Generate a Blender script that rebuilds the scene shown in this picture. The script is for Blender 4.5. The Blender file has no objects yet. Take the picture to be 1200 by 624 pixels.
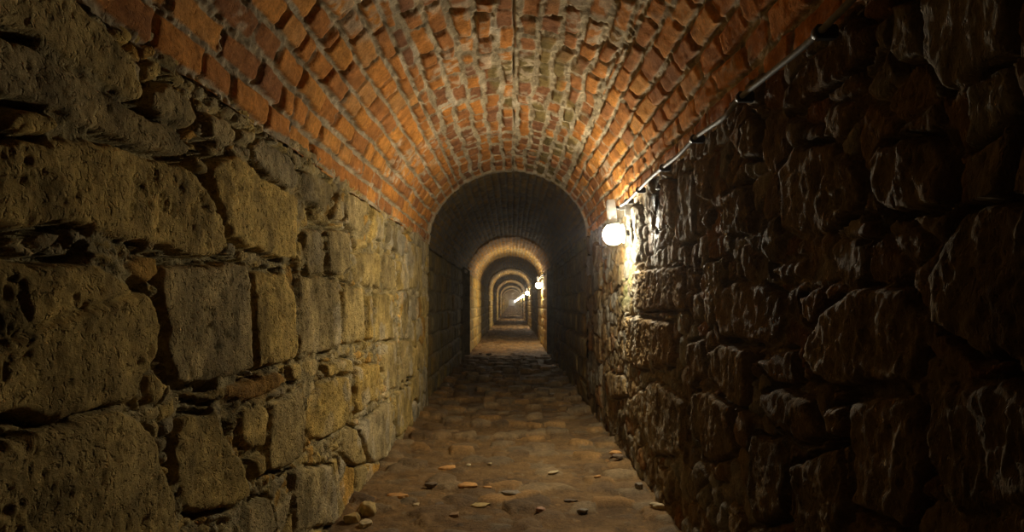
import bpy, bmesh, math, random
import numpy as np
from mathutils import Vector, Matrix

C = bpy.context.scene.collection
SC = bpy.context.scene
EYE = 1.05          # eye height above the floor
F = 700.0           # focal length in pixels of the 1200 x 624 frame
VX, VY = 600.0, 356.0

# ------------------------------------------------------------------ noise
def _hash(ix, iy, iz, seed):
    h = (ix.astype(np.int64) * 374761393 + iy.astype(np.int64) * 668265263 +
         iz.astype(np.int64) * 2147483647 + seed * 1274126177) & 0xFFFFFFFF
    h = ((h ^ (h >> 13)) * 1274126177) & 0xFFFFFFFF
    h = ((h ^ (h >> 16)) * 2246822519) & 0xFFFFFFFF
    h = h ^ (h >> 15)
    return (h & 0xFFFFFF) / float(0x1000000)

def vnoise(x, y, seed=0):
    ix, iy = np.floor(x), np.floor(y)
    fx, fy = x - ix, y - iy
    fx = fx * fx * fx * (fx * (fx * 6 - 15) + 10); fy = fy * fy * fy * (fy * (fy * 6 - 15) + 10)
    z = np.zeros_like(ix)
    a = _hash(ix, iy, z, seed); b = _hash(ix + 1, iy, z, seed)
    c = _hash(ix, iy + 1, z, seed); d = _hash(ix + 1, iy + 1, z, seed)
    return (a + (b - a) * fx) * (1 - fy) + (c + (d - c) * fx) * fy - 0.5

def fbm(x, y, seed=0, oct=4):
    r = 0; amp = 1.0
    for k in range(oct):
        r = r + amp * vnoise(x * 2 ** k + 17.3 * k, y * 2 ** k - 9.1 * k, seed + k * 31)
        amp *= 0.5
    return r

def worley(x, y, seed=0, jit=0.9):
    """cell id hash, distance to nearest point, half distance gap to the second (joint distance)"""
    ix, iy = np.floor(x), np.floor(y)
    f1 = np.full(x.shape, 9.0); f2 = np.full(x.shape, 9.0)
    cid = np.zeros(x.shape); px = np.zeros(x.shape); py = np.zeros(x.shape)
    z = np.zeros_like(ix)
    for dx in (-1, 0, 1):
        for dy in (-1, 0, 1):
            jx, jy = ix + dx, iy + dy
            qx = jx + 0.5 + jit * (_hash(jx, jy, z, seed) - 0.5)
            qy = jy + 0.5 + jit * (_hash(jx, jy, z + 1, seed) - 0.5)
            d = np.hypot(x - qx, y - qy)
            near = d < f1
            f2 = np.where(near, f1, np.minimum(f2, d))
            cid = np.where(near, _hash(jx, jy, z + 2, seed), cid)
            px = np.where(near, qx, px); py = np.where(near, qy, py)
            f1 = np.where(near, d, f1)
    return cid, f1, (f2 - f1) * 0.5, px, py

def sstep(a, b, x):
    t = np.clip((x - a) / (b - a), 0, 1)
    return t * t * (3 - 2 * t)

def poly_sd(px, py, poly):
    """signed distance to a polygon, positive inside"""
    n = len(poly); inside = np.zeros(px.shape, bool); d2 = np.full(px.shape, 1e9)
    for i in range(n):
        ax, ay = poly[i]; bx, by = poly[(i + 1) % n]
        ex, ey = bx - ax, by - ay
        t = np.clip(((px - ax) * ex + (py - ay) * ey) / (ex * ex + ey * ey + 1e-12), 0, 1)
        d2 = np.minimum(d2, (px - ax - t * ex) ** 2 + (py - ay - t * ey) ** 2)
        cond = (ay > py) != (by > py)
        xi = ax + (py - ay) * ex / (ey if abs(ey) > 1e-12 else 1e-12)
        inside ^= cond & (px < xi)
    d = np.sqrt(d2)
    return np.where(inside, d, -d)

# ------------------------------------------------------------------ materials
def nodes(name):
    m = bpy.data.materials.new(name); m.use_nodes = True
    nt = m.node_tree; nt.nodes.clear()
    out = nt.nodes.new('ShaderNodeOutputMaterial')
    b = nt.nodes.new('ShaderNodeBsdfPrincipled')
    nt.links.new(b.outputs[0], out.inputs[0])
    return m, nt, b

def noise_node(nt, scale, detail=6, rough=0.6, vec=None):
    n = nt.nodes.new('ShaderNodeTexNoise')
    n.inputs['Scale'].default_value = scale; n.inputs['Detail'].default_value = detail
    n.inputs['Roughness'].default_value = rough
    if vec is not None: nt.links.new(vec, n.inputs['Vector'])
    return n

def masonry(name, scale=9.0, bump=0.5, bump_dist=0.012, rough=0.85, vary=0.45, spec=0.3, pits=True, stretch=(1, 1, 1)):
    """stone / brick: per-stone colour from the mesh, mottled and roughened by noise"""
    m, nt, b = nodes(name)
    tc = nt.nodes.new('ShaderNodeTexCoord')
    mp = nt.nodes.new('ShaderNodeMapping'); mp.inputs['Scale'].default_value = stretch
    nt.links.new(tc.outputs['Object'], mp.inputs['Vector'])
    V = mp.outputs[0]
    at = nt.nodes.new('ShaderNodeAttribute'); at.attribute_name = 'Col'
    n1 = noise_node(nt, scale, 8, 0.65, V)
    mr = nt.nodes.new('ShaderNodeMapRange')
    mr.inputs['From Min'].default_value = 0.3; mr.inputs['From Max'].default_value = 0.7
    mr.inputs['To Min'].default_value = 1 - vary; mr.inputs['To Max'].default_value = 1 + vary
    nt.links.new(n1.outputs['Fac'], mr.inputs['Value'])
    n2 = noise_node(nt, scale * 7, 6, 0.7, V)
    mr2 = nt.nodes.new('ShaderNodeMapRange')
    mr2.inputs['From Min'].default_value = 0.3; mr2.inputs['From Max'].default_value = 0.7
    mr2.inputs['To Min'].default_value = 0.7; mr2.inputs['To Max'].default_value = 1.3
    nt.links.new(n2.outputs['Fac'], mr2.inputs['Value'])
    mu = nt.nodes.new('ShaderNodeMath'); mu.operation = 'MULTIPLY'
    nt.links.new(mr.outputs[0], mu.inputs[0]); nt.links.new(mr2.outputs[0], mu.inputs[1])
    vm = nt.nodes.new('ShaderNodeVectorMath'); vm.operation = 'SCALE'
    nt.links.new(at.outputs['Color'], vm.inputs[0]); nt.links.new(mu.outputs[0], vm.inputs['Scale'])
    nt.links.new(vm.outputs[0], b.inputs['Base Color'])
    b.inputs['Specular IOR Level'].default_value = spec
    # roughness: wet parts shine a little
    aw = nt.nodes.new('ShaderNodeAttribute'); aw.attribute_name = 'Wet'
    rr = nt.nodes.new('ShaderNodeMapRange')
    rr.inputs['To Min'].default_value = rough; rr.inputs['To Max'].default_value = 0.42
    nt.links.new(aw.outputs['Fac'], rr.inputs['Value']); nt.links.new(rr.outputs[0], b.inputs['Roughness'])
    # bump
    nb = noise_node(nt, scale * 5, 10, 0.68, V)
    h = nb.outputs['Fac']
    if pits:
        vo = nt.nodes.new('ShaderNodeTexVoronoi'); vo.inputs['Scale'].default_value = scale * 6.5
        wv = nt.nodes.new('ShaderNodeVectorMath'); wv.operation = 'ADD'
        nw = noise_node(nt, scale * 4, 3, 0.5, V)
        ws = nt.nodes.new('ShaderNodeVectorMath'); ws.operation = 'SCALE'; ws.inputs['Scale'].default_value = 0.06
        nt.links.new(nw.outputs['Color'], ws.inputs[0])
        nt.links.new(V, wv.inputs[0]); nt.links.new(ws.outputs[0], wv.inputs[1])
        nt.links.new(wv.outputs[0], vo.inputs['Vector'])
        pr = nt.nodes.new('ShaderNodeMapRange'); pr.inputs['From Max'].default_value = 0.42
        pr.inputs['To Min'].default_value = -0.7; pr.inputs['To Max'].default_value = 0.0
        nt.links.new(vo.outputs['Distance'], pr.inputs['Value'])
        ad = nt.nodes.new('ShaderNodeMath'); ad.operation = 'ADD'
        nt.links.new(nb.outputs['Fac'], ad.inputs[0]); nt.links.new(pr.outputs[0], ad.inputs[1])
        h = ad.outputs[0]
    bp = nt.nodes.new('ShaderNodeBump'); bp.inputs['Strength'].default_value = bump
    bp.inputs['Distance'].default_value = bump_dist
    nt.links.new(h, bp.inputs['Height']); nt.links.new(bp.outputs[0], b.inputs['Normal'])
    return m

def plain(name, col, rough=0.5, metal=0.0, scale=60, vary=0.2, bump=0.15):
    m, nt, b = nodes(name)
    tc = nt.nodes.new('ShaderNodeTexCoord')
    n = noise_node(nt, scale, 6, 0.6, tc.outputs['Object'])
    r = nt.nodes.new('ShaderNodeValToRGB')
    r.color_ramp.elements[0].position = 0.3; r.color_ramp.elements[1].position = 0.7
    r.color_ramp.elements[0].color = (*[c * (1 - vary) for c in col], 1)
    r.color_ramp.elements[1].color = (*[min(1, c * (1 + vary)) for c in col], 1)
    nt.links.new(n.outputs['Fac'], r.inputs[0]); nt.links.new(r.outputs[0], b.inputs['Base Color'])
    b.inputs['Roughness'].default_value = rough; b.inputs['Metallic'].default_value = metal
    bp = nt.nodes.new('ShaderNodeBump'); bp.inputs['Strength'].default_value = bump; bp.inputs['Distance'].default_value = 0.003
    nt.links.new(n.outputs['Fac'], bp.inputs['Height']); nt.links.new(bp.outputs[0], b.inputs['Normal'])
    return m

M_LIME = masonry('limestone_blocks', 9, 0.9, 0.016, 0.9, 0.55, 0.15)
M_RUBBLE = masonry('wet_rubble_stone', 9, 0.7, 0.012, 0.9, 0.4, 0.12, stretch=(1.3, 1.6, 0.8))
M_BRICK = masonry('vault_brick', 11, 0.5, 0.008, 0.9, 0.4, 0.15)
M_FLOOR = masonry('earth_and_cobbles', 10, 0.8, 0.016, 0.85, 0.4, 0.25, pits=False)
M_DARK = masonry('far_masonry', 8, 0.5, 0.012, 0.9, 0.4, 0.2)

def emit_mat(name, col, strength):
    m = bpy.data.materials.new(name); m.use_nodes = True
    nt = m.node_tree; nt.nodes.clear()
    out = nt.nodes.new('ShaderNodeOutputMaterial'); e = nt.nodes.new('ShaderNodeEmission')
    e.inputs[0].default_value = (*col, 1); e.inputs[1].default_value = strength
    nt.links.new(e.outputs[0], out.inputs[0])
    return m

LAMP_STRENGTH = 365.0
M_GLOBE = emit_mat('glowing_globe_glass', (1.0, 0.90, 0.70), LAMP_STRENGTH)
M_WHITE = plain('white_enamel', (0.84, 0.82, 0.77), 0.35, vary=0.06)
M_RIM = plain('zinc_ring', (0.42, 0.42, 0.40), 0.35, 0.8)
M_CABLE = plain('grey_cable_sheath', (0.17, 0.165, 0.145), 0.6, vary=0.15)
M_CLIP = plain('black_clip', (0.02, 0.02, 0.02), 0.45)

# ------------------------------------------------------------------ object helpers
def tag(o, label, cat=None, group=None, kind=None):
    o['label'] = label
    if cat: o['category'] = cat
    if group: o['group'] = group
    if kind: o['kind'] = kind
    return o

def link(name, me, mat, parent=None):
    o = bpy.data.objects.new(name, me); C.objects.link(o)
    if mat: me.materials.append(mat)
    if parent: o.parent = parent
    return o

def grid_mesh(name, P, col, wet, mat, flip=False):
    """P (n, m, 3) grid of points -> one mesh with colour attributes"""
    n, m = P.shape[:2]
    idx = np.arange(n * m).reshape(n, m)
    q = np.stack([idx[:-1, :-1], idx[1:, :-1], idx[1:, 1:], idx[:-1, 1:]], -1).reshape(-1, 4)
    if flip: q = q[:, ::-1]
    me = bpy.data.meshes.new(name)
    me.vertices.add(n * m); me.vertices.foreach_set('co', P.reshape(-1).astype(np.float32))
    me.loops.add(q.size); me.loops.foreach_set('vertex_index', q.reshape(-1).astype(np.int32))
    me.polygons.add(len(q))
    me.polygons.foreach_set('loop_start', np.arange(0, q.size, 4, dtype=np.int32))
    me.polygons.foreach_set('loop_total', np.full(len(q), 4, np.int32))
    me.polygons.foreach_set('use_smooth', np.ones(len(q), bool))
    a = me.attributes.new('Col', 'FLOAT_COLOR', 'POINT')
    rgba = np.ones((n * m, 4), np.float32); rgba[:, :3] = col.reshape(-1, 3)
    a.data.foreach_set('color', rgba.reshape(-1))
    w = me.attributes.new('Wet', 'FLOAT', 'POINT')
    w.data.foreach_set('value', wet.reshape(-1).astype(np.float32))
    me.update(calc_edges=True)
    return link(name, me, mat)

def zsteps(z0, z1, k, lo, hi, zref=0.0):
    out = [z0]
    while out[-1] < z1:
        z = abs(out[-1]) - zref
        out.append(out[-1] + min(hi, max(lo, k * z * z)))
    out[-1] = z1
    return np.array(out)

def palette(t, stops):
    """t in 0..1 -> colour through the list of stops"""
    t = np.clip(t, 0, 0.9999) * (len(stops) - 1)
    i = t.astype(int); f = (t - i)[..., None]
    S = np.array(stops)
    return S[i] * (1 - f) + S[i + 1] * f

# ------------------------------------------------------------------ tunnel section
def xl(z): return np.where(z < 6.001, -0.84, np.where(z < 11.941, -0.885, np.where(band(z), -0.865, -0.905)))
def xr(z): return np.where(z < 6.001, 0.755, np.where(z < 11.941, 0.755, np.where(band(z), 0.735, 0.775)))
def band(z):                       # the narrower rings of the tunnel, kept free of painted gloom
    return ((z - 11.94) % 10.8) < 4.9
SPL, SPR = 1.655, 1.715            # springing height, left and right
def rise(z): return np.where(z < 6.001, 0.70, np.where(z < 11.941, 0.745, np.where(band(z), 0.70, 0.745)))

# ------------------------------------------------------------------ stones of the near walls (outlines on the wall face, traced in the photograph)
LEFT = [  # outline, tone 0..1 (0 grey-brown, .5 ochre, 1 orange), pitting
 ([(-60,-40),(60,-40),(92,-4),(108,18),(135,38),(155,68),(169,104),(160,117),(140,110),(118,96),(92,80),(62,56),(32,42),(0,33),(-60,-6)],.25,.2),
 ([(-80,0),(0,39),(38,53),(75,76),(120,103),(165,127),(200,146),(222,171),(217,186),(190,180),(160,170),(120,157),(85,143),(64,128),(32,116),(0,108),(-80,70)],.2,.35),
 ([(4,128),(38,121),(60,131),(64,148),(40,158),(10,152)],.55,.3),
 ([(-80,110),(0,158),(50,156),(100,159),(150,171),(195,187),(225,201),(247,223),(260,255),(269,291),(260,299),(235,301),(200,291),(165,285),(135,283),(98,271),(60,267),(15,267),(-80,250)],.42,.7),
 ([(151,303),(168,300),(186,303),(189,325),(175,331),(155,321),(148,310)],.75,.3),
 ([(188,293),(205,296),(204,303),(190,300)],.0,.0),
 ([(96,293),(122,297),(145,318),(140,322),(110,308)],.35,.2),
 ([(-90,275),(0,294),(40,306),(72,304),(110,313),(150,331),(178,346),(187,370),(194,389),(189,415),(175,440),(161,467),(140,477),(100,487),(60,494),(30,490),(10,493),(-90,500)],.38,.65),
 ([(175,438),(189,437),(197,452),(190,467),(178,470),(171,458)],.4,.2),
 ([(8,500),(40,497),(70,492),(50,500),(20,512),(0,520)],.3,.1),
 ([(-90,545),(0,520),(42,502),(90,490),(140,480),(160,482),(175,497),(185,522),(195,560),(206,600),(212,645),(205,730),(-60,790)],.45,.75),
 ([(248,200),(262,186),(274,180),(297,192),(311,206),(338,221),(348,232),(350,258),(348,306),(328,308),(311,299),(288,286),(271,283),(262,265),(252,224)],.5,.6),
 ([(298,174),(311,161),(327,170),(345,191),(351,210),(343,222),(320,208),(302,190)],.1,.5),
 ([(176,102),(200,96),(222,118),(233,142),(226,155),(192,140),(170,118)],.2,.4),
 ([(238,126),(262,134),(277,148),(279,166),(268,172),(247,160)],.25,.4),
 ([(234,168),(250,170),(262,181),(250,190)],.3,.3),
 ([(229,181),(245,194),(247,207),(238,208),(227,196)],.4,.2),
 ([(282,151),(302,155),(305,170),(285,173)],.15,.2),
 ([(190,311),(224,307),(286,308),(291,329),(293,363),(295,389),(296,433),(272,440),(240,448),(218,454),(206,453),(194,415),(197,389),(188,363),(186,338)],.22,.75),
 ([(296,317),(317,320),(335,319),(345,344),(348,417),(333,426),(302,432),(299,392),(297,344)],.5,1.0),
 ([(222,460),(262,452),(263,470),(250,466),(225,467)],.4,.2),
 ([(265,452),(295,444),(320,436),(333,438),(335,450),(317,463),(295,468),(267,471)],.95,.3),
 ([(221,486),(253,479),(259,495),(271,518),(287,544),(290,568),(293,583),(266,599),(240,606),(222,601),(212,578),(206,559),(209,514)],.45,.7),
 ([(286,476),(314,473),(316,488),(310,526),(291,526),(281,518),(283,498)],.5,.6),
 ([(292,534),(310,533),(310,561),(299,567)],.45,.4),
 ([(266,486),(274,489),(278,506),(270,503)],.4,.1),
 ([(320,473),(340,464),(356,459),(360,490),(357,520),(352,539),(330,551),(315,555),(313,530),(318,490)],.3,.15),
 ([(379,450),(409,441),(413,462),(412,487),(400,503),(381,516),(368,516),(359,504),(363,463)],.6,.7),
 ([(414,431),(444,425),(447,446),(444,468),(427,477),(418,489),(416,459)],.55,.6),
 ([(339,426),(353,422),(355,444),(342,447)],.45,.3),
 ([(355,422),(371,420),(373,439),(366,443),(357,432)],.4,.2),
 ([(378,426),(412,419),(412,437),(385,442)],.5,.5),
 ([(350,323),(371,320),(397,329),(399,360),(400,400),(397,407),(375,414),(351,417)],.3,.7),
 ([(402,332),(425,338),(427,370),(426,401),(403,404)],.3,.5),
 ([(429,345),(436,346),(437,399),(430,401)],.65,.2),
 ([(440,342),(461,345),(461,399),(440,401)],.35,.3),
 ([(356,267),(377,270),(381,320),(363,323),(358,308)],.2,.4),
 ([(384,264),(409,273),(410,317),(400,325),(387,318)],.25,.4),
 ([(352,198),(371,204),(389,216),(393,229),(382,249),(371,241),(356,235)],.2,.5),
 ([(363,242),(380,250),(381,264),(366,256)],.45,.1),
 ([(399,223),(404,241),(404,257),(400,260),(391,256)],.2,.2),
 ([(407,223),(430,238),(429,250),(423,272),(413,272),(406,262)],.2,.3),
 ([(438,242),(450,254),(449,282),(434,285)],.45,.3),
 ([(453,257),(476,276),(473,301),(461,291),(454,282)],.1,.3),
 ([(414,280),(428,281),(429,292),(416,294)],.35,.2),
 ([(414,299),(444,295),(445,339),(432,336),(417,329)],.35,.5),
 ([(449,295),(463,304),(462,342),(449,339)],.3,.3),
 ([(467,306),(475,309),(475,342),(467,342)],.5,.2),
 ([(478,281),(493,291),(492,340),(480,338)],.25,.3),
 ([(450,403),(466,399),(466,454),(455,459),(449,430)],.3,.3),
 ([(470,400),(483,398),(484,440),(470,450)],.35,.2),
 ([(420,501),(431,491),(457,469),(461,505),(449,540),(433,544)],.2,.2),
 ([(405,502),(419,500),(431,545),(412,548),(401,530)],.35,.5),
 ([(344,552),(392,545),(397,612),(347,626)],.2,.3),
 ([(290,592),(318,580),(326,625),(290,645)],.2,.2),
 ([(463,462),(482,452),(483,500),(464,515)],.35,.2),
]
RIGHT = [
 ([(841,337),(858,331),(898,331),(916,345),(920,378),(908,399),(880,404),(846,397),(840,370)],.35,.2),
 ([(907,198),(925,170),(976,170),(1001,199),(1002,236),(976,267),(944,274),(913,272)],.3,.4),
 ([(1019,195),(1031,171),(1092,161),(1112,200),(1102,245),(1042,247),(1023,230)],.25,.3),
 ([(1006,253),(1027,252),(1027,271),(1003,280)],.4,.2),
 ([(897,311),(941,301),(944,322),(912,329)],.3,.3),
 ([(977,359),(1006,334),(1062,331),(1077,380),(1072,450),(1010,455),(980,459),(955,444),(943,415),(951,390)],.15,.5),
 ([(933,346),(960,336),(971,355),(950,384),(941,370)],.5,.3),
 ([(884,420),(914,411),(931,408),(938,446),(927,457),(903,450)],.35,.3),
 ([(894,459),(912,456),(949,471),(964,511),(944,518),(912,502),(894,480)],.4,.3),
 ([(967,475),(991,471),(991,511),(971,514)],.3,.3),
 ([(832,411),(847,404),(875,414),(878,468),(867,480),(845,461),(834,437)],.3,.5),
 ([(803,399),(827,396),(828,439),(807,455)],.35,.3),
 ([(807,460),(829,457),(854,478),(860,528),(841,541),(823,538),(808,504)],.25,.6),
 ([(733,370),(785,377),(789,429),(765,435),(736,427)],.45,1.0),
 ([(710,437),(731,440),(735,464),(714,467)],.35,.3),
 ([(879,511),(912,515),(922,552),(919,615),(886,615),(876,578)],.3,.3),
 ([(770,543),(787,552),(785,596),(772,565)],.4,.2),
 ([(733,243),(751,239),(754,307),(735,311)],.0,.9),
 ([(774,210),(792,213),(790,272),(780,263)],.35,.8),
 ([(796,201),(814,201),(814,279),(796,289)],.2,.2),
 ([(816,187),(837,184),(831,237),(819,233)],.3,.7),
 ([(820,263),(831,241),(835,255),(826,267)],.3,.3),
 ([(846,226),(874,216),(884,269),(851,279)],.3,.6),
 ([(736,319),(799,311),(806,364),(747,365)],.35,1.0),
 ([(826,306),(849,301),(850,369),(831,384)],.3,.6),
 ([(1036,2),(1064,0),(1071,40),(1074,71),(1046,81),(1038,60)],.02,.1),
 ([(916,130),(923,101),(960,61),(1000,21),(1020,30),(1018,64),(985,94),(950,114),(935,129)],.45,.2),
 ([(867,150),(880,131),(894,150),(889,184),(869,189)],.3,.4),
 ([(1078,0),(1180,-60),(1190,60),(1110,110),(1080,75)],.02,.2),
 ([(1120,250),(1180,230),(1260,260),(1260,400),(1150,420),(1090,380),(1085,320)],.25,.3),
 ([(1085,460),(1180,440),(1250,480),(1240,600),(1120,600),(1085,540)],.25,.3),
 ([(995,470),(1070,462),(1080,560),(1060,620),(1000,600)],.3,.3),
 ([(930,540),(985,525),(995,610),(960,650),(930,620)],.25,.4),
 ([(735,470),(765,445),(800,470),(800,530),(765,535)],.3,.4),
]
def to_wall(poly, X):
    r = []
    for (px, py) in poly:
        z = F * abs(X) / abs(px - VX)
        r.append((z, EYE + (VY - py) * z / F))
    return r

STONE_L = [(.43,.35,.19),(.41,.31,.135),(.46,.33,.11),(.52,.355,.095),(.54,.32,.07),(.52,.28,.06)]
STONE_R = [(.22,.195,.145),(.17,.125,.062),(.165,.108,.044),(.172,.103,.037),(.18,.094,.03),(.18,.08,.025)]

def near_wall(side):
    left = side == 'left'
    X = -0.84 if left else 0.755
    top = (SPL if left else SPR) + 0.03
    z = zsteps(-1.3, 6.0, 0.0035, 0.0042, 0.011)
    y = np.arange(-0.06, top + 0.004, 0.0055)
    Z, Y = np.meshgrid(z, y, indexing='ij')
    sd = 11 if left else 77
    wz = Z + 0.020 * fbm(Z * 9, Y * 9, sd, 4) + 0.006 * fbm(Z * 40, Y * 40, sd + 5, 2)
    wy = Y + 0.020 * fbm(Z * 9, Y * 9, sd + 50, 4) + 0.006 * fbm(Z * 40, Y * 40, sd + 55, 2)
    # fall-back rubble between and beyond the traced stones
    if left: small = (0.060, 0.046); big = (0.30, 0.24)
    else:    small = (0.13, 0.11); big = (0.26, 0.20)
    c1, f1, j1, qx, qy = worley(wz / small[0], wy / small[1], sd + 3)
    c2, f1b, j2, qx2, qy2 = worley(wz / big[0] + 5.3, wy / big[1] + 2.2, sd + 9, 0.75)
    j1 = j1 * min(small); j2 = j2 * min(big)
    usebig = (Z > 4.55) | (Y < 0.30) if left else (Z > 5.1) | (Z < 1.0)
    usebig = usebig | (Z < 0.9)
    cid = np.where(usebig, c2, c1); jd = np.where(usebig, j2, j1)
    pit = np.where(usebig, 0.4, 0.2)
    tone = np.where(cid < 0.9, cid * 0.55, 0.8)
    base = np.where(usebig, 0.0, -0.008) + (np.modf(cid * 7.7)[0] - 0.5) * 0.016
    tilt = np.zeros_like(Z)
    # traced stones lie proud of it
    best = np.full(Z.shape, -9.0)
    rng = random.Random(5 if left else 8)
    for poly, tn, pt in (LEFT if left else RIGHT):
        W = to_wall(poly, X)
        xs = [p[0] for p in W]; ys = [p[1] for p in W]
        lo_i, hi_i = np.searchsorted(z, [min(xs) - .06, max(xs) + .06])
        lo_j, hi_j = np.searchsorted(y, [min(ys) - .06, max(ys) + .06])
        off = rng.uniform(-.005, .005); tz = rng.uniform(-.016, .016); ty = rng.uniform(-.03, .03); rnd = rng.random()
        if hi_i - lo_i < 2 or hi_j - lo_j < 2: continue
        s = (slice(lo_i, hi_i), slice(lo_j, hi_j))
        d = poly_sd(wz[s], wy[s], W)
        m = d > best[s]
        inside = d > -0.012
        cx, cy = np.mean(xs), np.mean(ys)
        mm = m & inside
        cid[s] = np.where(mm, rnd, cid[s]); tone[s] = np.where(mm, tn, tone[s]); pit[s] = np.where(mm, pt, pit[s])
        base[s] = np.where(mm, 0.006 + off, base[s])
        tilt[s] = np.where(mm, np.clip(tz * (Z[s] - cx) + ty * (Y[s] - cy), -.03, .03), tilt[s])
        jd[s] = np.where(mm, np.maximum(d, 0), jd[s])
        best[s] = np.maximum(best[s], d)
    jr = jd
    jd = np.maximum(jd - 0.0015, 0)
    face = 1 - np.exp(-jd / 0.006)                       # worn arrises
    joint = 1 - sstep(0.0, 0.006, jd)
    pack = sstep(-0.30, 0.05, fbm(Z * 6.1, Y * 6.1, sd + 80, 3))   # how full the joints are
    if not left: pack = pack * 0.7
    depth = 0.026 - 0.018 * pack
    h = -depth * (1 - face) + base * (.3 + .7 * face) + tilt * face
    cw = np.clip(.0045 + .0012 * (Z - 1.5), .0045, .0085)
    crack = np.exp(-(jr / cw) ** 2) * sstep(-.10, .12, fbm(Z * 8, Y * 8, sd + 85, 3) + .06 + .10 * (Z < 2.2)) * np.where((best > -.012) | usebig, 1.0, .25)
    h -= 0.042 * crack
    # stone surfaces
    amp = .55 if left else .65
    h += face * amp * (0.020 * fbm(Z * 5, Y * 4, sd + 20, 4) + 0.010 * fbm(Z * 21, Y * 13, sd + 21, 3))
    h += 0.008 * fbm(Z * 50, Y * 50, sd + 22, 2) * (0.5 + joint)
    # elongated pits
    patch = sstep(-.12, .2, fbm(Z * 6, Y * 6, sd + 33, 3))
    for (ca, cb, dep, pr, q) in ((.015, .030, .013, .62, 30), (.034, .060, .018, .20, 34)):
        pc, pf, _, _, _ = worley((Z + .010 * fbm(Z * 34, Y * 34, 3)) / ca, (Y + .018 * fbm(Z * 26, Y * 26, 4)) / cb, sd + q, 1.0)
        on = (pc < .06 + pr * pit * patch)
        h -= face * on * (.35 + .65 * pit) * dep * (.4 + 1.8 * pc) * (1 - sstep(0.12, 0.46, pf))
    if not left:                                         # craggy vertical spalls of the damp wall
        rid = 1 - np.abs(fbm(Z * 17 + 2 * fbm(Z * 4, Y * 4, 91, 2), Y * 6, sd + 40, 4)) * 3.2
        h += 0.008 * face * np.clip(rid, -1, 1) * (0.25 + pit)
        rid2 = 1 - np.abs(fbm(Z * 42, Y * 20, sd + 45, 3)) * 3.2
        h += 0.0045 * face * np.clip(rid2, -1, 1) * (0.3 + pit)
        hole = ((Z > 1.62) & (Z < 1.76))
        W = to_wall([(811,302),(821,302),(821,344),(812,345)], X)
        h -= .04 * np.exp(-((Z - 3.9) / .2) ** 2 - ((Y - 1.40) / .22) ** 2)  # hollow added behind the lamp to soften its hot spot on the wall
        d = poly_sd(wz, wy, W); h -= 0.11 * sstep(-0.004, 0.008, d)
    else:
        # long scratch with a raised lip across one big stone
        S = to_wall([(14,397),(50,381),(100,362),(163,343)], X)
        dmin = np.full(Z.shape, 9.0)
        for (a, b) in zip(S[:-1], S[1:]):
            ex, ey = b[0] - a[0], b[1] - a[1]
            t = np.clip(((Z - a[0]) * ex + (Y - a[1]) * ey) / (ex * ex + ey * ey), 0, 1)
            dd = (Y - a[1] - t * ey)
            dist = np.hypot(Z - a[0] - t * ex, dd)
            dmin = np.where(np.abs(dist) < np.abs(dmin), np.sign(dd) * dist, dmin)
        h -= 0.012 * np.exp(-(dmin / 0.006) ** 2)
        h += 0.006 * np.exp(-((dmin + 0.014) / 0.006) ** 2)
    # colour of the stones themselves and of the lime mortar
    t = tone + 0.10 * fbm(Z * 4, Y * 4, sd + 60, 3) + (cid - .5) * .12
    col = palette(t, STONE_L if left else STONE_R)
    val = 0.85 + 0.3 * np.modf(cid * 13.1)[0]
    stain = sstep(0.05, 0.45, fbm(Z * 2.3, Y * 1.7, sd + 61, 4) + .5 * fbm(Z * 11, Y * 8, sd + 62, 3))
    col = col * (val * (1 - 0.42 * stain))[..., None]
    if left:                                             # lime bloom low on the drier stones
        bloom = sstep(.10, .30, fbm(Z * 7, Y * 6, sd + 63, 5) - .05 + .06 * (Z > 2.8)) * sstep(2.2, 3.2, Z)
        col = col * (1 - .45 * bloom[..., None]) + np.array((.56, .50, .36)) * .45 * bloom[..., None]
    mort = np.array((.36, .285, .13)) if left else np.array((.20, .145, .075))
    jm = (joint * (0.4 + 0.6 * pack))[..., None]
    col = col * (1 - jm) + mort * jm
    wet = np.zeros_like(Z)
    if not left:
        wet = 0.30 * sstep(-.1, .25, fbm(Z * 5, Y * 2.5, sd + 70, 3))
        lime = sstep(0.0, .3, fbm(Z * 16, Y * 3.5, sd + 71, 3) + 0.30 * np.exp(-((Z - 3.75) / .35) ** 2) * sstep(0.9, 1.2, Y) - 0.12)
        lime = lime * np.exp(-((Z - 3.4) / .9) ** 2)
        col = col * (1 - .6 * lime[..., None]) + np.array((.36, .33, .26)) * .6 * lime[..., None]
        # black tarry run below the cable
        run = sstep(0.02, 0.10, fbm(Z * 9, Y * 2, sd + 72, 3) + .10 - ((Z - 3.2) / .12) ** 2 * .2) * (np.abs(Z - 3.2) < .09) * sstep(1.30, 1.42, Y)
        col = col * (1 - .85 * run[..., None]); wet = np.maximum(wet, run)
        # algae under the lamp
        green = np.exp(-((Z - 4.0) / .22) ** 2 - ((Y - 1.17) / .13) ** 2) * sstep(-.15, .15, fbm(Z * 18, Y * 14, sd + 73, 3))
        col = col * (1 - .7 * green[..., None]) + np.array((.16, .19, .05)) * .7 * green[..., None]
    sgn = 1 if left else -1
    P = np.stack([X + sgn * h, Z, Y], -1)
    # turn the end of the wall back into the masonry
    E = P[-1:].copy(); E[..., 0] -= sgn * 0.16
    P = np.concatenate([P, E], 0); col = np.concatenate([col, col[-1:]], 0); wet = np.concatenate([wet, wet[-1:]], 0)
    return grid_mesh('wall_' + side, P, col, wet, M_LIME if left else M_RUBBLE, flip=not left), (z, y, h)

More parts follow.
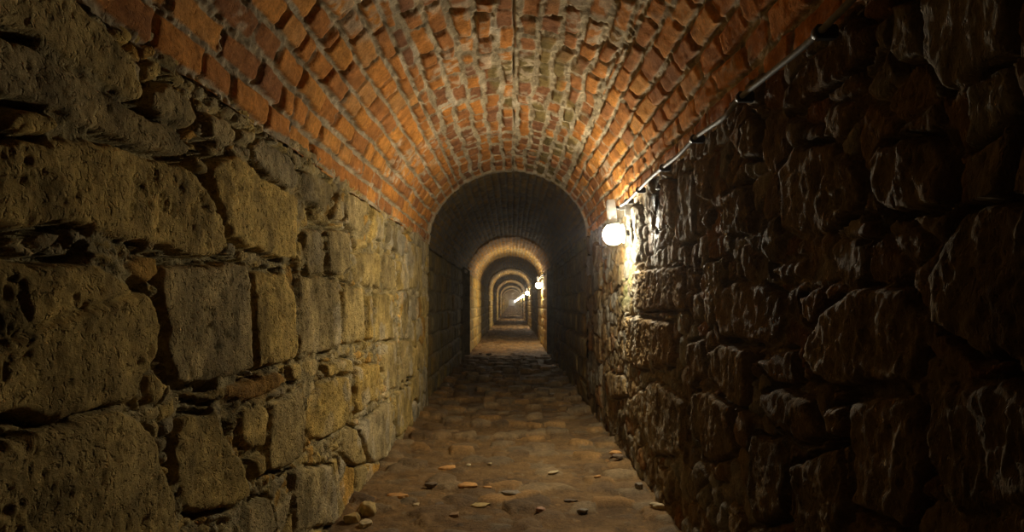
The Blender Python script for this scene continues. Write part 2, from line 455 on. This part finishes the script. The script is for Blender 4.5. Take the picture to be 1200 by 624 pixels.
# ------------------------------------------------------------------ brick generator: rows of bricks with jittered lengths
def bricks(s, z, pitch, length, seed, jitter=0.25, wob=0.010):
    """s across the courses, z along them -> course no., brick hash, distance to long joint, distance to end joint"""
    sw = s + wob * fbm(s * 6, z * 3, seed + 1, 3)
    zw = z + wob * 1.2 * fbm(s * 7, z * 7, seed + 2, 3)
    row = np.floor(sw / pitch)
    fs = sw - row * pitch
    ds = np.minimum(fs, pitch - fs)
    off = _hash(row, row * 0, row * 0, seed) * 0.3 + 0.5 * (row % 2)
    u = zw / length + off
    k = np.floor(u)
    zero = np.zeros_like(k)
    e0 = k + jitter * (_hash(row, k, zero, seed + 4) - .5)
    e1 = k + 1 + jitter * (_hash(row, k + 1, zero, seed + 4) - .5)
    lower = u < e0; upper = u > e1
    kk = np.where(lower, k - 1, np.where(upper, k + 1, k))
    b0 = kk + jitter * (_hash(row, kk, zero, seed + 4) - .5)
    b1 = kk + 1 + jitter * (_hash(row, kk + 1, zero, seed + 4) - .5)
    dz = np.minimum(u - b0, b1 - u) * length
    hid = _hash(row, kk, zero, seed + 6)
    return row, kk, hid, ds, dz, (u - (b0 + b1) / 2) * length, fs - pitch / 2

BRICK = [(.22,.10,.045),(.32,.135,.045),(.44,.18,.042),(.52,.215,.045),(.58,.26,.055),(.48,.25,.09)]
def vault_geo(z, nt, f_xl, f_xr, f_rise, eps=0.02):
    th = np.linspace(-eps, math.pi + eps, nt)
    Zg, T = np.meshgrid(z, th, indexing='ij')
    L, R, RI = f_xl(Zg), f_xr(Zg), f_rise(Zg)
    a = (R - L) / 2; cx = (R + L) / 2
    x = cx - a * np.cos(T)
    s = SPL + (SPR - SPL) * (x - L) / (R - L)
    zz = s + RI * np.sin(T)
    nx, nz = np.cos(T) / a, -np.sin(T) / RI
    ln = np.hypot(nx, nz)
    return Zg, T, x, zz, nx / ln, nz / ln

def near_vault():
    z = zsteps(-1.3, 6.0, 0.0022, 0.0055, 0.011)
    Zg, T, x, y, nx, ny = vault_geo(z, 420, xl, xr, rise)
    arc = 2.37
    S = (T / math.pi) * arc
    ratio = x / (y - EYE)                                # < -.45 and > .45 are the haunches
    crown = (np.abs(x + 0.0) < 0.45 * (y - EYE))
    sd = 300
    r1 = bricks(S, Zg, 0.1035, 0.235, sd, 0.34, 0.018)
    r2 = bricks(S + .03, Zg + .07, 0.0985, 0.200, sd + 20, 0.5, 0.032)
    pick = lambda i: np.where(crown, r2[i], r1[i])
    row, kk, hid, ds, dz, cz, cs = [pick(i) for i in range(7)]
    # distance to the edges of the zones: the pale strips along the tunnel
    strip = np.abs(np.abs(ratio) - 0.45) * (y - EYE)
    rot = (np.modf(hid * 71.3)[0] - .5) * np.where(crown, .16, .07)
    fs = cs + .5 * np.where(crown, .0985, .1035) + rot * cz
    ds = np.minimum(fs - .010 * np.modf(hid * 83.9)[0] * np.where(crown, 1.2, .6), np.where(crown, .0985, .1035) - fs - .010 * np.modf(hid * 97.7)[0] * np.where(crown, 1.2, .6))
    dz = dz - .010 * np.modf(hid * 43.7)[0] * np.where(crown, 1.2, .3)
    jw = np.where(crown, 0.0085, 0.0055) + 0.007 * fbm(S * 14, Zg * 14, sd + 9, 3)
    d = np.minimum(ds - jw, dz - jw * 1.0)
    # knocked corners
    corner = np.hypot(np.maximum(0.026 - ds, 0), np.maximum(0.026 - dz, 0))
    d = np.minimum(d, 0.022 - corner + 0.010 * (hid - .5))
    d = np.minimum(d, strip - 0.010 - .008 * fbm(S * 9, Zg * 9, sd + 13, 2))
    for zr in (2.27, 3.80):                              # two ring joints on the left haunch, packed with lime
        lim = np.where(T < 1.35, 0.014, 0.0)
        d = np.minimum(d, np.abs(Zg - zr - .02 * fbm(S * 5, S * 0 + zr, 6, 3)) - lim + 9 * (lim == 0))
    seam = np.abs(x - 0.008 - .006 * fbm(Zg * 6, Zg * 0, sd + 14, 2))
    d = np.minimum(d, seam - 0.004)
    dd = np.maximum(d, 0)
    face = 1 - np.exp(-dd / 0.0045)
    joint = 1 - sstep(0, 0.005, d)
    full = sstep(-.15, .15, fbm(S * 4, Zg * 4, sd + 30, 3) + np.where(crown, .10, -.03))
    end_open = (dz < ds) & (_hash(row, kk, row * 0, sd + 40) < np.where(crown, .25, .45))
    depth = 0.008 + 0.016 * (1 - full) + 0.022 * end_open * (1 - sstep(0, .006, d))
    h = -depth * (1 - face)
    off = (np.modf(hid * 9.7)[0] - .5) * 0.012
    tl = (np.modf(hid * 23.3)[0] - .5) * 0.10 * cz + (np.modf(hid * 31.7)[0] - .5) * 0.16 * cs
    broken = (np.modf(hid * 57.1)[0] < np.where(crown, .16, .06))
    h += face * (off + tl - broken * (0.012 + 0.02 * np.abs(fbm(S * 18, Zg * 18, sd + 41, 3))))
    h += face * 0.006 * fbm(S * 22, Zg * 22, sd + 42, 3) + (1 - face) * 0.018 * fbm(S * 38, Zg * 38, sd + 43, 3)
    h -= 0.03 * (1 - sstep(0.003, 0.008, seam)) * sstep(-.2, .1, fbm(Zg * 3, Zg * 0 + 3, 12, 2) + .05)
    h += 0.012 * fbm(S * 2.2, Zg * 1.6, sd + 44, 3)
    lip = sstep(5.925, 5.932, Zg); h = h * (1 - .7 * lip) + .016 * lip
    # colours
    t = np.modf(hid * 5.3)[0] * np.where(crown, .58, .75) + np.where(crown, -.02, 0.18) + .10 * fbm(S * 9, Zg * 9, sd + 50, 3)
    col = palette(t, BRICK)
    alg = np.clip(sstep(.02, .22, fbm(S * 2.4, Zg * 1.3, sd + 51, 3) + .26 * np.exp(-((S - arc * .60) / .22) ** 2) - .04 ) * (np.modf(hid * 41.3)[0] < .60), 0, 1) * (T > 1.45) * (T < 2.4)
    col = col * (1 - .85 * alg[..., None]) + np.array((.17, .14, .05)) * .85 * alg[..., None]
    white = sstep(.24, .40, fbm(S * 3.1, Zg * 2.6, sd + 52, 4) + .22 * np.exp(-((Zg - 2.3) / .18) ** 2 - ((T - .93) / .28) ** 2))
    white = white * sstep(-.1, .2, fbm(S * 30, Zg * 30, sd + 54, 2) + .06)
    col = col * (1 - .7 * white[..., None]) + np.array((.52, .42, .28)) * .7 * white[..., None]
    mort = palette(.5 + .9 * fbm(S * 7, Zg * 7, sd + 53, 3), [(.30, .235, .14), (.40, .325, .20), (.50, .42, .29)])
    j = np.maximum(joint, lip)[..., None]
    col = col * (1 - j) + mort * j
    P = np.stack([x + nx * h, Zg, y + ny * h], -1)
    E = P[-1:].copy(); E[..., 0] -= nx[-1:] * .16; E[..., 2] -= ny[-1:] * .16
    P = np.concatenate([P, E], 0); col = np.concatenate([col, col[-1:]], 0)
    return grid_mesh('ceiling', P, col, np.zeros(P.shape[:2]), M_BRICK)

# ------------------------------------------------------------------ the tunnel further on: squared blocks below, brick above
def zbreaks(z0, z1, dz):
    br = [z0]
    k = 11.94
    while k < z1:
        for b in (k, k + 4.9):
            if z0 < b < z1: br += [b - 0.0005, b + 0.0005]
        k += 10.8
    br.append(z1); br = sorted(br)
    out = []
    for a, b in zip(br[:-1], br[1:]):
        n = max(1, int((b - a) / dz)); out += list(np.linspace(a, b, n + 1)[:-1])
    return np.array(out + [z1])

def gloom(z):   # the middle lengths carry their gloom between lamps as a darker stone colour
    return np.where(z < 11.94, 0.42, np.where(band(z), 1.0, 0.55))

def far_wall(name, side, z0, z1, dz, dy, seed):
    left = side == 'left'
    z = zbreaks(z0, z1, dz)
    top = (SPL if left else SPR) + 0.03
    y = np.arange(-0.06, top + dy, dy)
    Z, Y = np.meshgrid(z, y, indexing='ij')
    row, kk, hid, ds, dzz, cz, cs = bricks(Y, Z, 0.235, 0.36, seed, .5, .03)
    d = np.maximum(np.minimum(ds, dzz) - 0.006, 0)
    face = 1 - np.exp(-d / 0.012)
    h = -0.03 * (1 - face) + face * ((np.modf(hid * 9.7)[0] - .5) * .022 + .016 * fbm(Z * 6, Y * 5, seed + 3, 3) + .008 * fbm(Z * 25, Y * 25, seed + 4, 2))
    X = (xl(Z) if left else xr(Z)); sgn = 1 if left else -1
    t = np.modf(hid * 3.3)[0] * .6 + .15
    col = palette(t, STONE_L) * (gloom(Z) * (.85 + .3 * np.modf(hid * 17.1)[0]))[..., None]
    P = np.stack([X + sgn * h, Z, Y], -1)
    return grid_mesh(name, P, col, np.zeros(Z.shape), M_DARK, flip=not left)

def far_vault(name, z0, z1, dz, nt, seed, front=False):
    z = zbreaks(z0, z1, dz)
    Zg, T, x, y, nx, ny = vault_geo(z, nt, xl, xr, rise)
    S = T / math.pi * 2.45
    row, kk, hid, ds, dzz, cz, cs = bricks(S, Zg, 0.0765, 0.235, seed, .3, .012)
    d = np.minimum(ds, dzz) - 0.006
    face = 1 - np.exp(-np.maximum(d, 0) / .006)
    h = -0.014 * (1 - face) + face * (np.modf(hid * 9.7)[0] - .5) * .020 + .014 * fbm(S * 9, Zg * 9, seed + 2, 3) + .03 * fbm(S * 2, Zg * 1.5, seed + 5, 2)
    t = np.modf(hid * 5.3)[0] * .7 + .1
    c1 = palette(t, BRICK); c2 = palette(t, STONE_L)
    mix = np.where(Zg < 11.94, .75, np.where(Zg < 14.2, .50, .80))[..., None]
    col = (c1 * (1 - mix) + c2 * mix) * gloom(Zg)[..., None]
    mort = np.array((.36, .29, .19)) * gloom(Zg)[..., None]
    j = (1 - sstep(0, .006, d))[..., None]
    col = col * (1 - j) + mort * j
    P = np.stack([x + nx * h, Zg, y + ny * h], -1)
    if front:
        E = P[:1].copy(); E[..., 0] -= nx[:1] * .20; E[..., 2] -= ny[:1] * .20
        P = np.concatenate([E, P], 0); col = np.concatenate([col[:1], col], 0)
    return grid_mesh(name, P, col, np.zeros(P.shape[:2]), M_DARK)

# ------------------------------------------------------------------ floor
def floor_h(x, z):
    """height of the trodden earth with flat cobbles, and what shows there"""
    wx = x + .02 * fbm(x * 10, z * 10, 501, 3); wz = z + .02 * fbm(x * 10, z * 10, 502, 3)
    c, f, j, qx, qy = worley(wx / .150, wz / .115, 510, .85)
    d = np.maximum(j * .105 - .004, 0)
    up = np.modf(c * 7.9)[0]
    dirt = .007 * fbm(x * 3.2, z * 3.2, 520, 4) + .006 * fbm(x * 18, z * 18, 521, 3)
    stone = .000 + .018 * up + (.013) * (1 - np.exp(-d / .014)) + (np.modf(c * 3.7)[0] - .5) * .22 * (wz - qy * .105) - .014
    s = sstep(-.002, .004, stone - dirt)
    edge = np.abs(x + .04) / .8
    c3, f3, j3, _, _ = worley(wx / .055, wz / .045, 550, 1.0)
    chip = .004 + .006 * np.modf(c3 * 5.1)[0] - (f3 / .42) ** 2 * .010
    dirt2 = np.where(c3 < .30, np.maximum(dirt, dirt + chip), dirt)
    s = np.maximum(s * (stone > dirt2), (c3 < .30) * sstep(0, .002, dirt2 - dirt) * (dirt2 > stone))
    c = np.where((dirt2 > stone) & (c3 < .30), c3 * 3.1, c)
    dirt = dirt2
    h = np.maximum(dirt, stone) + .03 * sstep(.80, 1.05, edge) * (.6 + fbm(x * 6, z * 5, 530, 3))
    return h, s, c

def make_floor(name, z, x0, x1, dx):
    x = np.arange(x0, x1 + dx, dx)
    Z, X = np.meshgrid(z, x, indexing='ij')
    h, s, c = floor_h(X, Z)
    worn = sstep(9.0, 12.5, Z); h = h * (1 - .7 * worn); s = s * (1 - .5 * worn)
    dirt = palette(.5 + .8 * fbm(X * 4, Z * 4, 540, 4), [(.11, .064, .025), (.17, .10, .037), (.22, .135, .052)])
    st = palette(np.modf(c * 11.3)[0], [(.10, .065, .032), (.19, .115, .045), (.30, .165, .05), (.15, .11, .06), (.26, .18, .085)])
    k = (s * .85)[..., None]
    col = dirt * (1 - k) + st * k
    col = col * (1 + .5 * sstep(10.0, 13.5, Z))[..., None]   # earth lightened further in, lamplight put into its colour
    P = np.stack([X, Z, h], -1)
    return grid_mesh(name, P, col, .25 * s, M_FLOOR, flip=True)

# ------------------------------------------------------------------ build the setting
wl, WL = near_wall('left');   tag(wl, 'near left wall of big pitted yellow limestone blocks', kind='structure')
wr, WR = near_wall('right');  tag(wr, 'near right wall of dark damp rubble stone beside the bright lamp', kind='structure')
tag(near_vault(), 'orange red brick barrel vault over the near part of the tunnel', kind='structure')
far = [
 (far_wall('wall_left.001', 'left', 6.0, 10.6, .02, .012, 601), 'dark shade-tinted left wall just beyond the brick vault'),
 (far_wall('wall_right.001', 'right', 6.0, 11.0, .02, .012, 602), 'dark shade-tinted right wall just beyond the first lamp'),
 (far_vault('ceiling.001', 6.0, 11.94, .02, 240, 603), 'dark shade-tinted vault just beyond the orange brick vault'),
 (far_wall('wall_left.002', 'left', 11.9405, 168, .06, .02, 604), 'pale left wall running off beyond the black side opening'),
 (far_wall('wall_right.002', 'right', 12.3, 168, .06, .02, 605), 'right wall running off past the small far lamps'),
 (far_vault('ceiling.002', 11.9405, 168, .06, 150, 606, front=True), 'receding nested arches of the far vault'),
]
for o, l in far: tag(o, l, kind='structure')
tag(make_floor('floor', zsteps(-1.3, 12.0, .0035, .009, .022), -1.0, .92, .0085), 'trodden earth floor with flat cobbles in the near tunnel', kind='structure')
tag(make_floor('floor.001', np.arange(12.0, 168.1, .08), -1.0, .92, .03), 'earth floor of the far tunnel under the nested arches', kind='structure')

def recess(name, X0, X1, z0, z1, top, label):
    """dark side opening: two jambs, back and flat top, rough stone"""
    prof = [(z0, -.06)] + [(z0, t) for t in np.linspace(.1, top, 14)] + [(t, top) for t in np.linspace(z0, z1, 10)[1:]] + [(z1, t) for t in np.linspace(top, .1, 14)[1:]] + [(z1, -.06)]
    xs = np.linspace(X0, X1, 9)
    P = np.zeros((len(xs), len(prof), 3))
    for i, xx in enumerate(xs):
        for j, (a, b) in enumerate(prof): P[i, j] = (xx, a, b)
    n = .02 * fbm(P[..., 0] * 7 + P[..., 1] * 3, P[..., 2] * 7, 700, 3); n[0] = 0
    P[..., 1] += n
    B = P[-1].copy(); B[:, 1] = (z0 + z1) / 2; B[:, 2] = np.minimum(B[:, 2], .9)
    P = np.concatenate([P, B[None]], 0)
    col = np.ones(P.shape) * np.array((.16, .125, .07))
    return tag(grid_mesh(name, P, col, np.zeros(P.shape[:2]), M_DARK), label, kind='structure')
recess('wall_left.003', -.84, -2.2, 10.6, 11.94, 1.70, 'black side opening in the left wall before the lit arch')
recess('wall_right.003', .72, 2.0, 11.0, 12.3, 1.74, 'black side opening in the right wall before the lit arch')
P = np.array([[[-1.0, 168, -.1], [.95, 168, -.1]], [[-1.0, 168, 2.6], [.95, 168, 2.6]]], float)
P = np.stack([np.linspace(P[0, 0], P[0, 1], 12), np.linspace(P[1, 0], P[1, 1], 12)])
tag(grid_mesh('wall_back', P, np.ones(P.shape) * .4, np.zeros(P.shape[:2]), M_DARK), 'dark end wall closing the far tunnel', kind='structure')

# ------------------------------------------------------------------ lamps
def mesh_from_bm(bm, name, smooth=True):
    me = bpy.data.meshes.new(name); bm.to_mesh(me); bm.free()
    if smooth: me.polygons.foreach_set('use_smooth', [True] * len(me.polygons))
    return me

def lathe(profile, seg=32, name='lathe'):
    bm = bmesh.new(); rings = []
    for (r, h) in profile:
        rings.append([bm.verts.new((r * math.cos(2 * math.pi * k / seg), r * math.sin(2 * math.pi * k / seg), h)) for k in range(seg)])
    for a, b in zip(rings[:-1], rings[1:]):
        for k in range(seg): bm.faces.new((a[k], a[(k + 1) % seg], b[(k + 1) % seg], b[k]))
    bm.faces.new(rings[0][::-1]); bm.faces.new(rings[-1])
    bmesh.ops.recalc_face_normals(bm, faces=bm.faces)
    return mesh_from_bm(bm, name)

def box_bm(bm, x0, x1, y0, y1, z0, z1, taper=1.0):
    v = []
    for (z, k) in ((z0, 1.0), (z1, taper)):
        mx, my = (x0 + x1) / 2, (y0 + y1) / 2
        for (x, y) in ((x0, y0), (x1, y0), (x1, y1), (x0, y1)):
            v.append(bm.verts.new((mx + (x - mx) * k, my + (y - my) * k, z)))
    for f in ((3, 2, 1, 0), (4, 5, 6, 7), (0, 1, 5, 4), (1, 2, 6, 5), (2, 3, 7, 6), (3, 0, 4, 7)):
        bm.faces.new([v[i] for i in f])

def bevelled_box(dims, name, bev=.005, taper=1.0):
    bm = bmesh.new(); box_bm(bm, *dims, taper=taper)
    bmesh.ops.bevel(bm, geom=bm.edges[:], offset=bev, segments=2, affect='EDGES')
    return mesh_from_bm(bm, name, False)

GR = .068
globe_prof = [(GR * math.sin(a), -GR * math.cos(a)) for a in np.linspace(.06, math.pi - .5, 22)]
globe_me = lathe(globe_prof, 40, 'globe')
rim_me = lathe([(.034, .052), (.041, .054), (.043, .062), (.043, .070), (.036, .074)], 32, 'rim')
house_me = bevelled_box((-.028, .028, -.030, .030, .074, .222), 'housing', .006, .86)
arm_me = bevelled_box((0.0, .115, -.014, .014, .150, .176), 'bracket', .004)
plate_me = bevelled_box((.085, .115, -.035, .035, .110, .215), 'wall_plate', .004)
dish_me = lathe([(.010, .056), (.046, .056), (.064, .060), (.066, .064), (.066, .070), (.050, .074), (.020, .076), (.016, .100)], 40, 'added_shade_dish')  # opaque dish added behind the globe to shade the wall
gland_me = lathe([(.009, 0), (.012, .002), (.012, .018), (.008, .022)], 16, 'cable_gland')
for me, m in ((globe_me, M_GLOBE), (rim_me, M_RIM), (house_me, M_WHITE), (arm_me, M_RIM), (dish_me, M_RIM), (plate_me, M_RIM), (gland_me, M_CLIP)):
    me.materials.append(m)

def wall_lamp(x, z, h, lean, label, small=False):
    t = bpy.data.objects.new('wall_lamp', None); C.objects.link(t)
    t.location = (x, z, h); t.rotation_euler = (0, lean, 0); t.empty_display_size = .1
    tag(t, label, 'lamp', 'wall lamps along the right side of the tunnel')
    def part(n, me):
        o = bpy.data.objects.new(n, me); C.objects.link(o); o.parent = t; return o
    part('globe', globe_me)
    part('housing', house_me); part('rim', rim_me); part('bracket', arm_me)
    d = part('added_shade_dish', dish_me); d.rotation_euler = (0, math.radians(90), 0)
    if not small:
        part('wall_plate', plate_me)
    g = part('cable_gland', gland_me); g.location = (.025, -.008, .165); g.rotation_euler = (0, math.radians(90), 0)
    return t

LAMP_LABELS = [
 'large bright globe lamp with white housing on the near right wall under the cable',
 'second nearest globe lamp, glowing at the right edge of the first lit arch',
 'third globe lamp along, just left of and below the second',
 'fourth globe lamp, start of the merging row of far lights',
 'fifth globe lamp in the merging diagonal row of far lights',
 'sixth globe lamp in the merging diagonal row of far lights',
 'seventh globe lamp, a small dot in the merging far lights',
 'eighth globe lamp, a tiny dot in the merging far lights',
 'ninth globe lamp, next to last dot of the far lights',
 'last and farthest globe lamp, lowest dot of the far lights',
]
LAMP_LABELS[9] = 'tenth globe lamp, a tiny dot near the low end of the far lights'
LAMP_LABELS += ['one of the faintest dots at the very end of the far lights'] * 6
LAMPS = []
for i, lab in enumerate(LAMP_LABELS):
    z = 3.80 + 10.8 * i
    LAMPS.append(wall_lamp(.646 if i == 0 else .652, z, EYE + .440, math.radians(-5), lab, i > 3))

# ------------------------------------------------------------------ cable along the springing line of the vault, with clips
def tube_mesh(pts, r, name, seg=12):
    pts = [Vector(p) for p in pts]
    fine = []
    n = len(pts)
    for i in range(n - 1):      # Catmull-Rom
        p0, p1, p2, p3 = pts[max(i - 1, 0)], pts[i], pts[i + 1], pts[min(i + 2, n - 1)]
        for k in range(8):
            t = k / 8
            fine.append(.5 * ((2 * p1) + (p2 - p0) * t + (2 * p0 - 5 * p1 + 4 * p2 - p3) * t * t + (3 * p1 - p0 - 3 * p2 + p3) * t ** 3))
    fine.append(pts[-1])
    bm = bmesh.new(); rings = []
    for i, p in enumerate(fine):
        d = (fine[min(i + 1, len(fine) - 1)] - fine[max(i - 1, 0)]).normalized()
        a = d.cross(Vector((0, 0, 1))).normalized(); b = d.cross(a)
        rings.append([bm.verts.new(p + r * (a * math.cos(2 * math.pi * k / seg) + b * math.sin(2 * math.pi * k / seg))) for k in range(seg)])
    for a, b in zip(rings[:-1], rings[1:]):
        for k in range(seg): bm.faces.new((a[k], a[(k + 1) % seg], b[(k + 1) % seg], b[k]))
    bm.faces.new(rings[0][::-1]); bm.faces.new(rings[-1])
    bmesh.ops.recalc_face_normals(bm, faces=bm.faces)
    return mesh_from_bm(bm, name)

def on_right(px, py, X):
    z = F * X / (px - VX); return (X, z, EYE + (VY - py) * z / F)

CX = .700
cpx = [(727,241,.675),(735,236,.685),(748,223,CX),(762,209,CX),(776,197,CX),(795,182,CX),(813,163,CX),(826,153,CX),(849,137,CX),(868,114,CX),(905,84,CX),(960,38,CX)]
cpts = [on_right(*p) for p in cpx]
cpts += [(CX, 1.0, EYE + .64), (CX, .6, EYE + .625), (CX, .1, EYE + .65), (CX, -.4, EYE + .63), (CX, -1.2, EYE + .65)]
cab = link('electric_cable', tube_mesh(cpts, .0085, 'electric_cable'), M_CABLE)
tag(cab, 'grey cable with black clips, rising from the bright near lamp along the brick vault', 'cable', 'cables along the right wall')
bmc = bmesh.new()
box_bm(bmc, -.011, .040, -.011, .011, -.016, .016)
bmesh.ops.bevel(bmc, geom=bmc.edges[:], offset=.004, segments=2, affect='EDGES')
clip_me = mesh_from_bm(bmc, 'cable_clip', False)
saddle = lathe([(.013, -.011), (.0155, -.009), (.0155, .009), (.013, .011)], 20, 'saddle')
bj = bmesh.new(); bj.from_mesh(clip_me)
tmp = bmesh.new(); tmp.from_mesh(saddle)
for v in tmp.verts: v.co = Vector((v.co.x, v.co.z, v.co.y))
bmesh.ops.recalc_face_normals(tmp, faces=tmp.faces)
tm = mesh_from_bm(tmp, 'tmp'); bj.from_mesh(tm); clip_me = mesh_from_bm(bj, 'cable_clip', False)
clip_me.materials.append(M_CLIP)
for (px, py) in ((735, 236), (748, 223), (776, 197), (813, 163), (868, 114), (960, 38)):
    c = bpy.data.objects.new('cable_clip', clip_me); C.objects.link(c); c.parent = cab
    c.location = on_right(px, py, CX)
    c.rotation_euler = (0, 0, 0)
# the next stretch, from the second lamp towards the first
c2 = [(.676, 14.59, EYE + .60), (.672, 14.2, EYE + .625), (.672, 13.4, EYE + .62), (.672, 12.7, EYE + .625), (.676, 12.36, EYE + .60)]
cab2 = link('electric_cable', tube_mesh(c2, .0095, 'electric_cable_far'), M_CABLE)
tag(cab2, 'thin cable above the second lamp, ending at the dark right side opening', 'cable', 'cables along the right wall')
for q in (14.2, 13.4, 12.7):
    p = min(c2, key=lambda a: abs(a[1] - q))
    c = bpy.data.objects.new('cable_clip', clip_me); C.objects.link(c); c.parent = cab2; c.location = p

# ------------------------------------------------------------------ loose stones on the floor
def stone_mat(name, col): return plain(name, col, .8, scale=35, vary=.35, bump=.5)
SM = {'orange': stone_mat('orange_stone', (.52, .27, .08)), 'pale': stone_mat('pale_stone', (.52, .41, .22)), 'yellow': stone_mat('yellow_stone', (.46, .33, .12)),
      'grey': stone_mat('grey_stone', (.23, .19, .13)), 'brown': stone_mat('brown_stone', (.30, .18, .08)), 'dark': stone_mat('dark_stone', (.15, .105, .06)), 'pink': stone_mat('pink_stone', (.44, .25, .15))}

def loose_stone(px, py, w, ratio, thick, rot, tone, label, seed, tilt=0.0, lift=0.0, name='loose_stone', cat='stone'):
    """irregular flat stone, w metres long"""
    z = F * EYE / (py - VY); x = (px - VX) * z / F
    rng = random.Random(seed)
    bm = bmesh.new(); bmesh.ops.create_icosphere(bm, subdivisions=4, radius=1)
    cuts = []
    for k in range(9):
        a = rng.uniform(0, 2 * math.pi); e = rng.uniform(-.5, .5)
        cuts.append((Vector((math.cos(a) * math.cos(e), math.sin(a) * math.cos(e), math.sin(e))), rng.uniform(.62, .95)))
    cuts.append((Vector((rng.uniform(-.2, .2), rng.uniform(-.2, .2), 1)).normalized(), rng.uniform(.5, .75)))
    for v in bm.verts:
        for n, d in cuts:
            k = v.co.dot(n)
            if k > d: v.co -= n * (k - d) * .88
        q = np.array([v.co.x * 2.1 + seed]); p = np.array([v.co.y * 2.1 + v.co.z])
        v.co *= 1 + .20 * float(fbm(q, p, seed, 3)[0])
        v.co = Vector((v.co.x * w / 2, v.co.y * w * ratio / 2, v.co.z * thick / 2))
    me = mesh_from_bm(bm, name)
    o = link(name, me, SM[tone])
    fh = float(floor_h(np.array([x]), np.array([z]))[0][0])
    o.location = (x, z, fh + thick * .16 + lift)
    o.rotation_euler = (tilt, math.radians(rng.uniform(-4, 4)), rot)
    tag(o, label, cat, 'loose stones lying on the earth floor')
    return o

STONES = [
 # px, py, px width, depth ratio, thick, rot, tone, label
 (546,571,27,.55,.035,-.1,'orange','bright orange flat stone lying left of the middle of the earth floor'),
 (525,550,24,.55,.030,.2,'orange','orange wedge stone lying behind the bright orange flat stone'),
 (563,593,30,.50,.025,0,'yellow','wide yellowish flat stone in front of the bright orange flat stone'),
 (532,606,15,.80,.040,.6,'brown','stubby brown stone low in the middle-left of the floor'),
 (549,546,8,.70,.018,.9,'pale','small pale chip behind the bright orange flat stone'),
 (574,546,6,.80,.018,.2,'pale','tiny whitish chip near the centre of the floor'),
 (571,575,13,.50,.018,0,'orange','small orange sliver just right of the bright orange flat stone'),
 (648,557,16,.40,.022,.5,'pale','pale slanting sliver right of the middle of the floor'),
 (700,565,13,.40,.022,.7,'orange','slanting orange sliver near the right side of the floor'),
 (634,602,14,.60,.030,.1,'pink','pinkish rounded stone low in the middle of the floor'),
 (683,602,14,.70,.030,.3,'grey','bluish grey stone low on the right half of the floor'),
 (598,584,26,.45,.030,0,'grey','long dark grey stone in the middle foreground of the floor'),
 (506,573,18,.55,.035,.2,'dark','dark brown stone left of the bright orange flat stone'),
 (514,594,12,.80,.040,.8,'dark','dark angular stone at lower left of the floor'),
 (668,588,17,.40,.024,.1,'dark','narrow dark stone right of centre in the foreground'),
 (468,583,28,.45,.035,.05,'orange','long orange stone at the foot of the left wall'),
 (488,592,10,.60,.020,.5,'pale','small pale chip beside the long orange stone'),
 (482,542,20,.50,.035,-.5,'brown','reddish brown stone by the left wall foot, farther off'),
 (432,604,22,.80,.090,.4,'yellow','big yellow rubble lump at the lower left corner of the floor'),
 (412,613,20,.80,.065,-.3,'yellow','yellow rubble lump nearest the left wall'),
 (428,618,18,.80,.050,.9,'pale','pale rubble lump in front of the big yellow lump'),
 (721,541,15,.55,.030,.1,'orange','small tilted orange slab at the foot of the right wall'),
 (724,546,14,.80,.025,.4,'dark','dark stone under the tilted orange slab at the right wall'),
 (749,579,13,.80,.045,.6,'grey','grey stone against the right wall foot'),
 (774,605,24,.55,.035,-.5,'pale','pale split flat stone at the foot of the right wall'),
 (784,599,9,.60,.075,.3,'pale','pale upright chip leaning behind the split flat stone'),
 (617,446,8,.60,.030,0,'pale','lone pale chip in the dark part of the floor'),
 (648,465,9,.60,.028,.2,'grey','grey flat chip in the dark floor on the right'),
 (573,421,7,.50,.050,.1,'dark','dark stone in the first lit patch of floor beyond the dark'),
 (563,420,5,.60,.040,.4,'brown','small brown stone left of the dark stone in the far lit patch'),
]
for i, (px, py, wpx, ra, th, ro, tone, lab) in enumerate(STONES):
    z = F * EYE / (py - VY)
    loose_stone(px, py, wpx * z / F, ra, th, ro, tone, lab, 40 + i * 7, tilt=.25 if 'tilted' in lab else 0, lift=.02 if 'tilted' in lab else 0)

# ------------------------------------------------------------------ damp air
bm = bmesh.new(); box_bm(bm, -1.15, 1.0, -1.25, 167.5, -.08, 2.58)
bmesh.ops.recalc_face_normals(bm, faces=bm.faces)
hm = bpy.data.materials.new('damp_air'); hm.use_nodes = True; nt = hm.node_tree; nt.nodes.clear()
vo = nt.nodes.new('ShaderNodeOutputMaterial'); vs = nt.nodes.new('ShaderNodeVolumeScatter')
vs.inputs['Density'].default_value = .0018; vs.inputs['Anisotropy'].default_value = .85
nt.links.new(vs.outputs[0], vo.inputs['Volume'])
tag(link('haze', mesh_from_bm(bm, 'haze', False), hm), 'thin damp haze glowing round the lamps in the tunnel air', 'haze', kind='stuff')

# ------------------------------------------------------------------ camera, world, view
cam = bpy.data.cameras.new('camera'); co = bpy.data.objects.new('camera', cam); C.objects.link(co)
co.location = (0, 0, EYE); co.rotation_euler = (math.radians(90), 0, 0)
cam.sensor_fit = 'HORIZONTAL'; cam.sensor_width = 36; cam.lens = F / 1200 * 36
cam.shift_y = (VY - 312) / 1200; cam.clip_start = .02; cam.clip_end = 300
SC.camera = co
w = bpy.data.worlds.new('world'); SC.world = w; w.use_nodes = True
w.node_tree.nodes['Background'].inputs[0].default_value = (0, 0, 0, 1)
w.node_tree.nodes['Background'].inputs[1].default_value = 0
SC.view_settings.view_transform = 'Standard'; SC.view_settings.look = 'None'
SC.view_settings.exposure = 0; SC.view_settings.gamma = 1; SC.view_settings.use_curve_mapping = False
SC.cycles.use_light_tree = True
SC.cycles.max_bounces = 6; SC.cycles.diffuse_bounces = 4
SC.cycles.sample_clamp_indirect = 8
